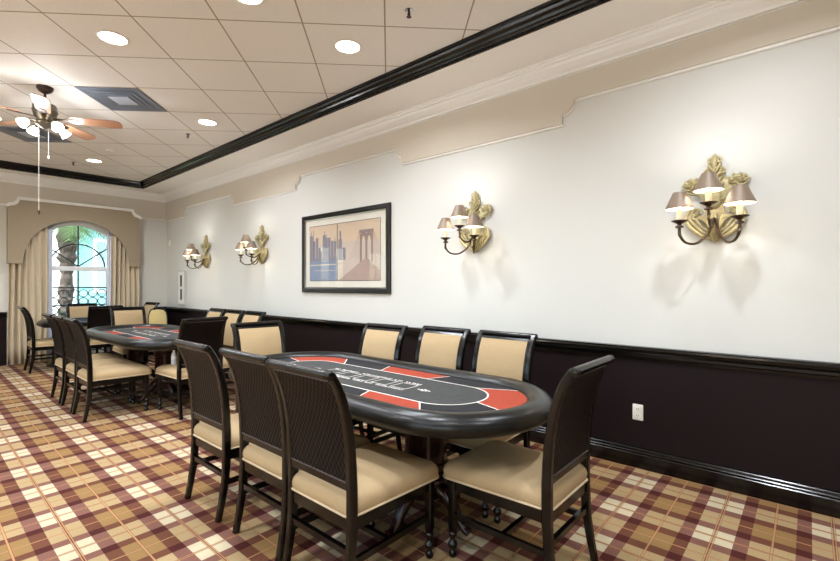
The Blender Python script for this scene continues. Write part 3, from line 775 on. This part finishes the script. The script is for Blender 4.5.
# ------------------------------------------------------------------ framed picture
PY0, PY1, PZ0, PZ1 = 3.53, 5.215, 1.245, 2.268
pf = thing('framed_picture', 'wide black-framed city skyline and bridge picture hanging between the sconces', 'picture', (WX, (PY0+PY1)/2, (PZ0+PZ1)/2))
cy_, cz_ = (PY0+PY1)/2, (PZ0+PZ1)/2; hw_, hh_ = (PY1-PY0)/2, (PZ1-PZ0)/2
def loopx(mb, prof):
    rs = [[(-o, -hw_+d, -hh_+d), (-o, hw_-d, -hh_+d), (-o, hw_-d, hh_-d), (-o, -hw_+d, hh_-d)] for d, o in prof]
    return mb.rings(rs, closed=True)
loopx(MB(), [(0,.001),(0,.030),(.008,.036),(.045,.034),(.058,.028),(.060,.001)]).build('frame', M['frame_black'], pf)
loopx(MB(), [(.060,.002),(.060,.026),(.070,.024),(.074,.012),(.074,.002)]).build('silver_lip', M['chrome'], pf)
MB().box(-.010, -.002, -hw_+.06, hw_-.06, -hh_+.06, hh_-.06).build('mat_board', M['matboard'], pf)
a0, b0 = hw_-.165, hh_-.155
pm = [mat('print_sky_peach', (206,184,160), .8, var=.12, vscale=2), mat('print_haze', (196,182,170), .8, var=.12, vscale=3), mat('print_water_blue', (126,140,164), .8, var=.2, vscale=6),
      mat('print_tower_grey', (134,130,140), .8, var=.1, vscale=5), mat('print_line', (44,42,46), .7), mat('print_bridge', (146,126,120), .8, var=.1), mat('print_deck', (170,148,138), .8, var=.15, vscale=7)]
mb = MB()
def q(y0, y1, z0, z1, mi, lay=0):   # y runs towards the camera on the right of the print: negative y is right
    mb.cur = mi; x = -.0105-.0006*lay; mb.add([(x, y0, z0), (x, y1, z0), (x, y1, z1), (x, y0, z1)], [(0,1,2,3)])
def qp(pts, mi, lay): mb.cur = mi; mb.add([(-.0105-.0006*lay, y, z) for y, z in pts], [tuple(range(len(pts)))])
q(-a0, a0, -b0, b0, 0); q(-a0, a0, -b0, .12, 1, 1)
sp_ = .10    # dividing line between the two photographs
q(sp_, a0, -b0, -.06, 2, 2)
rnd = random.Random(11); y = sp_+.02
while y < a0-.04:
    wd = rnd.uniform(.035, .07); h = rnd.uniform(.02, .24); y1_ = min(y+wd, a0)
    q(y, y1_, -.10, h, 3, 3); 
    if rnd.random() > .6: q(y+wd*.4, y+wd*.6, h, h+.05, 3, 3)
    y += wd+rnd.uniform(-.005, .02)
q(sp_+.02, a0, -.16, -.145, 1, 4); q(sp_+.05, a0-.1, -.23, -.222, 1, 4)
q(a0-.085, a0-.078, -.05, b0-.05, 4, 4)
# generic suspension bridge on the right half: stone tower with two openings, cables, boardwalk
ty = -.44
for a, b in ((ty-.115,ty-.080),(ty-.018,ty+.018),(ty+.080,ty+.115)): q(a, b, -.14, .20, 5, 3)
q(ty-.125, ty+.125, .205, .245, 5, 5)
for s_ in (-1, 1):   # pointed openings
    cc = ty+s_*.049
    qp([(cc-.031,.10),(cc-.031,.205),(cc,.205),(cc,.175),(cc-.02,.15)], 5, 3); qp([(cc+.031,.10),(cc+.02,.15),(cc,.175),(cc,.205),(cc+.031,.205)], 5, 3)
for s_ in (-1, 1):
    for k in range(6):
        qp([(ty+s_*.11, .24), (ty+s_*.11, .235), (ty+s_*(.13+.035*k), -.10), (ty+s_*(.132+.035*k), -.10)], 5, 4)
qp([(sp_-.02, -b0), (-a0, -b0), (-a0, -.25), (ty-.03, -.10), (ty+.03, -.10)], 6, 6)
q(sp_-.09, sp_-.02, -.10, .16, 3, 4); q(sp_-.16, sp_-.10, -.10, .05, 3, 4); q(sp_-.075, sp_-.045, .16, .26, 3, 4)
q(sp_-.005, sp_+.005, -b0, b0, 4, 5)
for a in ((-a0-.006,-a0,-b0,b0),(a0,a0+.006,-b0,b0),(-a0,a0,b0,b0+.006),(-a0,a0,-b0-.006,-b0)): q(*a, 4, 5)
mb.build('print', pm, pf)
MB().box(-.0190, -.0175, -hw_+.06, hw_-.06, -hh_+.06, hh_-.06).build('glass', M['glass'], pf)

# ------------------------------------------------------------------ small wall fittings
ol = thing('wall_outlet', 'white duplex outlet on the dark wainscot', 'outlet', (WX-.012, .955, .405))
MB().rings([[(0, y, z) for y, z in rr_outline(.036,.058,.006)], [(-.006, y, z) for y, z in rr_outline(.036,.058,.006)], [(-.008, y, z) for y, z in rr_outline(.033,.055,.006)]]).build('cover_plate', M['plastic'], ol, True)
for s in (-1, 1):
    r_ = MB().rings([[(-.008, y, z+s*.024) for y, z in rr_outline(.017,.015,.012)], [(-.0105, y, z+s*.024) for y, z in rr_outline(.017,.015,.012)]]).build('receptacle', M['plastic'], ol, True)
    MB().box(-.0112,-.0104,-.008,-.005,s*.024-.004,s*.024+.007).box(-.0112,-.0104,.005,.008,s*.024-.004,s*.024+.007).box(-.0112,-.0104,-.002,.002,s*.024-.010,s*.024-.006).build('slot', M['slot'], r_)
pn = thing('wall_panel', 'narrow white wall panel with two dark slots near the far corner', 'panel', (WX, 9.27, 1.29))
MB().box(-.03, 0, -.16, .16, -.32, .32).build('panel_body', M['trim'], pn)
MB().rings([[(x, sy*(.175-d), sz*(.335-d)) for sy, sz in ((-1,-1),(1,-1),(1,1),(-1,1))] for d, x in ((0,-.001),(0,-.04),(.022,-.04),(.022,-.001))], closed=True).build('panel_frame', M['vent_edge'], pn)
MB().box(-.034,-.029,-.02,.06,.02,.24).build('slot', M['slot'], pn)
MB().box(-.034,-.029,-.02,.05,-.24,-.03).build('slot', M['slot'], pn)
tag(MB().rings([[(WX-.0, y, z) for y, z in rr_outline(.035,.055,.01,9.95,2.2)], [(WX-.012, y, z) for y, z in rr_outline(.033,.053,.01,9.95,2.2)]]).build('wall_sensor', M['trim'], None, True), 'small white sensor plate high on the wall by the far corner', 'sensor')

# ------------------------------------------------------------------ ceiling fittings
def ab(a, b): return ((a-b)/math.sqrt(2), (a+b)/math.sqrt(2))
P0a, P0b, TS = 3.675, .335, .61
spots = [(0,0,'round ceiling downlight nearest the black tray moulding, upper centre'), (0,3,'large round downlight at the upper left of the tiled ceiling'), (3,3,'round downlight between the vent and the black moulding'),
         (6,7,'farthest small round downlight near the far end of the tray'), (3,7,'round downlight partly behind the fan at the left edge'), (-1,1,None), (-3,0,None), (0,-3,None), (-3,3,None), (-6,-3,None), (-3,6,None), (0,6,None), (-3,-3,None),(-6,0,None),(-6,3,None),(2,10,None),(7,2,None)]
first = None
for i, j, lab in spots:
    a, b = P0a+TS*i, P0b+TS*j; x, y = ab(a, b)
    if not (TX0+.2 < x < TX1-.15 and TY0+.2 < y < TY1-.1): continue
    if first is None:
        first = thing('ceiling_downlight', lab, 'ceiling light', (x, y, ZT), 0, 'ceiling downlights')
        MB().rings([[(r*math.cos(2*PI*k/28), r*math.sin(2*PI*k/28), z) for k in range(28)] for r, z in ((.112,0),(.112,-.004),(.098,-.008),(.095,-.004),(.095,0))], closed=True).build('trim_ring', M['lensrim'], first, True)
        MB().lathe([(.095,-.001),(.095,-.0035)], (0,0,0), 28).build('lit_lens', M['lens'], first)
        ld = bpy.data.lights.new('downlight_lamp', 'AREA'); ld.shape = 'DISK'; ld.size = .16; ld.energy = DOWN_W; ld.color = NEUTRAL; ld.spread = R(150)
        lo = bpy.data.objects.new('downlight_lamp', ld); col.objects.link(lo); lo.parent = first; lo.location = (0, 0, -.02)
    else:
        dup(first, (x, y, ZT), 0, lab or 'round ceiling downlight outside the picture', 'ceiling downlights')
def vent(a, b, lab):
    x, y = ab(a, b); t = thing('ceiling_vent', lab, 'vent', (x, y, ZT), R(45), 'square ceiling vents')
    h = .295
    MB().rings([[(sx*(h-d), sy*(h-d), z) for sx, sy in ((-1,-1),(1,-1),(1,1),(-1,1))] for d, z in ((0,-.001),(0,-.008),(.02,-.008),(.06,-.001))], closed=True).build('vent_frame', M['vent'], t)
    MB().box(-h+.02, h-.02, -h+.02, h-.02, -.003, -.001).build('vent_back', M['vent'], t)
    for k in range(2):
        d0 = .085+.055*k
        MB().rings([[(sx*(h-d), sy*(h-d), z) for sx, sy in ((-1,-1),(1,-1),(1,1),(-1,1))] for d, z in ((d0,-.010),(d0+.04,-.004),(d0+.042,-.003),(d0+.002,-.012))], closed=True).build('louvre', M['vent'], t)
    MB().box(-.10, .10, -.10, .10, -.016, -.006).build('centre_plate', M['ventc'], t)
    return t
vent(4.895, 2.775, 'grey square ceiling vent right of the fan')
vent(6.115, 4.605, 'grey square ceiling vent beyond the fan, half hidden by its lamps')
def sprinkler(x, y, lab):
    t = thing('sprinkler_head', lab, 'sprinkler', (x, y, ZT), 0, 'ceiling sprinklers')
    MB().lathe([(.03,0),(.03,-.004),(.012,-.008)], (0,0,0), 16).build('escutcheon', M['chrome'], t, True)
    MB().lathe([(.009,-.006),(.009,-.03),(.014,-.032),(.004,-.045),(.018,-.048),(.018,-.050)], (0,0,0), 10).build('nozzle', M['fanmetal'], t, True)
sprinkler(2.333, 2.133, 'ceiling sprinkler at the top of the picture near the black moulding')
sprinkler(2.385, 6.04, 'ceiling sprinkler between the downlight and the far end')
sprinkler(1.74, 8.80, 'ceiling sprinkler farthest away, left of the small far downlight')
sd = thing('smoke_detector', 'small white round detector on the ceiling beyond the vent', 'detector', (1.93, 7.6, ZT))
MB().lathe([(.055,0),(.055,-.015),(.04,-.03),(.01,-.032)], (0,0,0), 18).build('housing', M['plastic'], sd, True)

# ------------------------------------------------------------------ ceiling fan
fan = thing('ceiling_fan', 'bronze five-blade ceiling fan with lit lamps and long pull chain', 'ceiling fan', (.897, 5.67, ZT))
MB().lathe([(.070,0),(.068,-.02),(.050,-.045),(.022,-.062),(.014,-.065)], (0,0,0), 22).build('canopy', M['fanmetal'], fan, True)
MB().lathe([(.011,-.06),(.011,-.155)], (0,0,0), 12).build('downrod', M['fanmetal'], fan, True)
MB().lathe([(.02,-.148),(.055,-.158),(.088,-.172),(.098,-.195),(.098,-.225),(.104,-.235),(.098,-.25),(.09,-.285),(.07,-.31),(.06,-.33)], (0,0,0), 26).build('motor_housing', M['pewter'], fan, True)
for k in range(5):
    a = R(-30+72*k); rot = Matrix.Rotation(a, 3, 'Z') @ Matrix.Rotation(R(-13), 3, 'X')
    def TF(pts): return [tuple(rot @ Vector((p[0], p[1], p[2])) + Vector((0,0,-.30))) for p in pts]
    xs1 = [.20,.24,.35,.50,.60,.635,.65,.655]; hw1 = [.045,.055,.062,.068,.068,.055,.035,.0]
    o1 = [(x, h) for x, h in zip(xs1, hw1)]+[(x, -h) for x, h in list(zip(xs1, hw1))[-2::-1]]
    b_ = MB().rings([TF([(x, y, z) for x, y in o1]) for z in (-.004, .004)]).build('blade', M['blade'], fan)
    ir = MB(); ir.rings([TF([(.07,-.018,z),(.15,-.012,z),(.20,-.035,z),(.27,-.028,z),(.29,0,z),(.27,.028,z),(.20,.035,z),(.15,.012,z),(.07,.018,z)]) for z in (-.011,-.004)]); ir.build('blade_iron', M['fanmetal'], b_)
MB().lathe([(.06,-.33),(.075,-.345),(.075,-.37),(.05,-.39),(.03,-.40),(.012,-.41)], (0,0,0), 22).build('light_fitter', M['pewter'], fan, True)
for k in range(4):
    a = R(20+90*k); d = Vector((math.cos(a), math.sin(a), 0)); b0_ = Vector((0,0,-.36))
    ar_ = MB().tube([b0_+d*.06, b0_+d*.12+Vector((0,0,.01)), b0_+d*.15+Vector((0,0,-.02))], .012, 8).build('lamp_arm', M['pewter'], fan, True)
    ax = (d*.75+Vector((0,0,-.66))).normalized(); p0 = b0_+d*.145+Vector((0,0,-.015))
    u = ax.cross(Vector((0,0,1))).normalized(); v_ = ax.cross(u)
    MB().rings([[p0+ax*t_+(u*math.cos(2*PI*j/16)+v_*math.sin(2*PI*j/16))*r for j in range(16)] for r, t_ in ((.018,0),(.026,.008),(.036,.028),(.041,.05),(.050,.068),(.042,.069),(.015,.071))]).build('lamp_glass', M['globe'], fan, True)
    ld = bpy.data.lights.new('fan_light', 'POINT'); ld.energy = FAN_W; ld.color = NEUTRAL; ld.shadow_soft_size = .05
    lo = bpy.data.objects.new('fan_light', ld); col.objects.link(lo); lo.parent = fan; lo.location = p0+ax*.14
MB().tube([(-.05,-.02,-.38),(-.05,-.02,-1.22)], .0022, 6).build('pull_chain', M['plastic'], fan)
MB().lathe([(.004,-1.26),(.010,-1.25),(.010,-1.23),(.003,-1.215)], (-.05,-.02,0), 10).build('chain_fob', M['bronze'], fan, True)
MB().tube([(.03,.02,-.38),(.03,.02,-.66)], .0018, 6).build('pull_chain', M['plastic'], fan)
MB().lathe([(.003,-.70),(.009,-.69),(.009,-.672),(.003,-.66)], (.03,.02,0), 10).build('chain_fob', M['plastic'], fan, True)

# ------------------------------------------------------------------ outdoors seen through the window, plus unseen bounce ground
struct(MB().box(-30, 40, FY+.16, 60, -.25, -.15).build('ground', M['grass']))
struct(MB().box(-40, LX-.16, -40, FY+.16, -.25, -.15).build('bounce_ground', M['bounce_ground']))  # added out of view to reflect sunlight up onto the ceiling
bl = thing('neighbour_building', 'pale aqua and white building seen through the arched window', 'building', (6, 20, -.15))
MB().box(-1.9, 9, 0, 6, 0, 7).build('wall', M['teal'], bl)
MB().box(-14, -1.9, .4, 6, 0, 7).build('wing', M['stucco'], bl)
for x, z in ((-.9,1.2),(.9,1.2),(2.9,1.2),(-.9,4.2),(.9,4.2),(2.9,4.2)):
    f = MB().box(x-.55, x+.55, -.06, .02, z, z+2.0).build('window_frame', M['stucco'], bl)
    MB().box(x-.45, x-.03, -.08, -.02, z+.1, z+1.9).box(x+.03, x+.45, -.08, -.02, z+.1, z+1.9).build('pane', M['extglass'], f)
palm = thing('palm_tree', 'shaggy-trunked palm tree outside the arched window', 'tree', (2.50, 13.2, -.15))
rings = []; rnd = random.Random(5)
for k in range(26):
    z = k*.125; r = (.17 if z > 2.0 else .12)+.02*math.sin(k*1.3)+(.035 if k % 2 else 0)
    rings.append([((-.05+.02*z)+r*math.cos(2*PI*j/14)*(1+rnd.uniform(-.12,.12)), r*math.sin(2*PI*j/14)*(1+rnd.uniform(-.12,.12)), z) for j in range(14)])
MB().rings(rings).build('trunk', M['palmtrunk'], palm)
for k in range(40):
    a = rnd.uniform(0, 2*PI); el = rnd.uniform(-.45, 1.0); L_ = rnd.uniform(1.1, 1.8); mb = MB(); pts = []
    for i in range(11):
        t = i/10; pts.append(Vector((.02+math.cos(a)*L_*t*math.cos(el*.6), math.sin(a)*L_*t*math.cos(el*.6), 3.1+L_*(math.sin(el)*t-.55*t*t))))
    mb.tube(pts, [.016*(1-.08*i) for i in range(11)], 5)
    side = Vector((-math.sin(a), math.cos(a), 0))
    for i in range(1, 11):
        for f_ in (0, .5):
            p = pts[i-1].lerp(pts[i], f_); d = (pts[i]-pts[i-1]).normalized(); ln = .42*math.sin(PI*min(1,(i+f_)/11.5))+.1
            for s in (-1, 1):
                e = p+side*s*ln*.75+d*ln*.6+Vector((0,0,-.25*ln))
                mb.add([p-d*.014, p+d*.014, e, e+Vector((0,0,.004)), ], [(0,1,2),(0,1,3)])
    mb.build('frond', M['leaf'], palm)
hd = MB(); rnd = random.Random(9)
for k in range(5200):
    x, y, z = rnd.uniform(.2, 4.8), rnd.uniform(11.5, 12.2), rnd.uniform(-.1, .78+.1*math.sin(k*.01))
    a, b, s = rnd.uniform(0, 6.3), rnd.uniform(-1, 1), rnd.uniform(.03, .06)
    u = Vector((math.cos(a), math.sin(a), b)).normalized()*s; v_ = Vector((-math.sin(a)*b, math.cos(a), rnd.uniform(-1,1))).normalized()*s*.5
    c = Vector((x, y, z)); hd.add([c-u, c-v_, c+u, c+v_], [(0,1,2,3)])
hd.box(.3, 4.7, 11.65, 12.05, -.15, .62)
tag(hd.build('hedge', M['hedge']), 'green clipped hedge outside below the arched window', 'hedge')
ir = thing('iron_railing', 'black iron railing with ring pattern outside the arched window', 'railing', (2.6, 11.2, -.15))
MB().box(-2.4, 2.4, -.015, .015, 1.42, 1.45).box(-2.4, 2.4, -.015, .015, .55, .58).build('rail', M['iron'], ir)
mb = MB()
for i in range(30):
    for j in range(5):
        c = (-2.3+i*.16, 0, .66+j*.165); n = 12
        mb.rings([[(c[0]+(.075+.010*math.cos(q_))*math.cos(2*PI*k/n), .008*math.sin(q_), c[2]+(.075+.010*math.cos(q_))*math.sin(2*PI*k/n)) for q_ in (0, PI/2, PI, 3*PI/2)] for k in range(n)], closed=True)
mb.build('ring_panel', M['iron'], ir)
for x in (-2.4, -.8, .8, 2.4): MB().box(x-.02, x+.02, -.02, .02, 0, 1.45).build('post', M['iron'], ir)
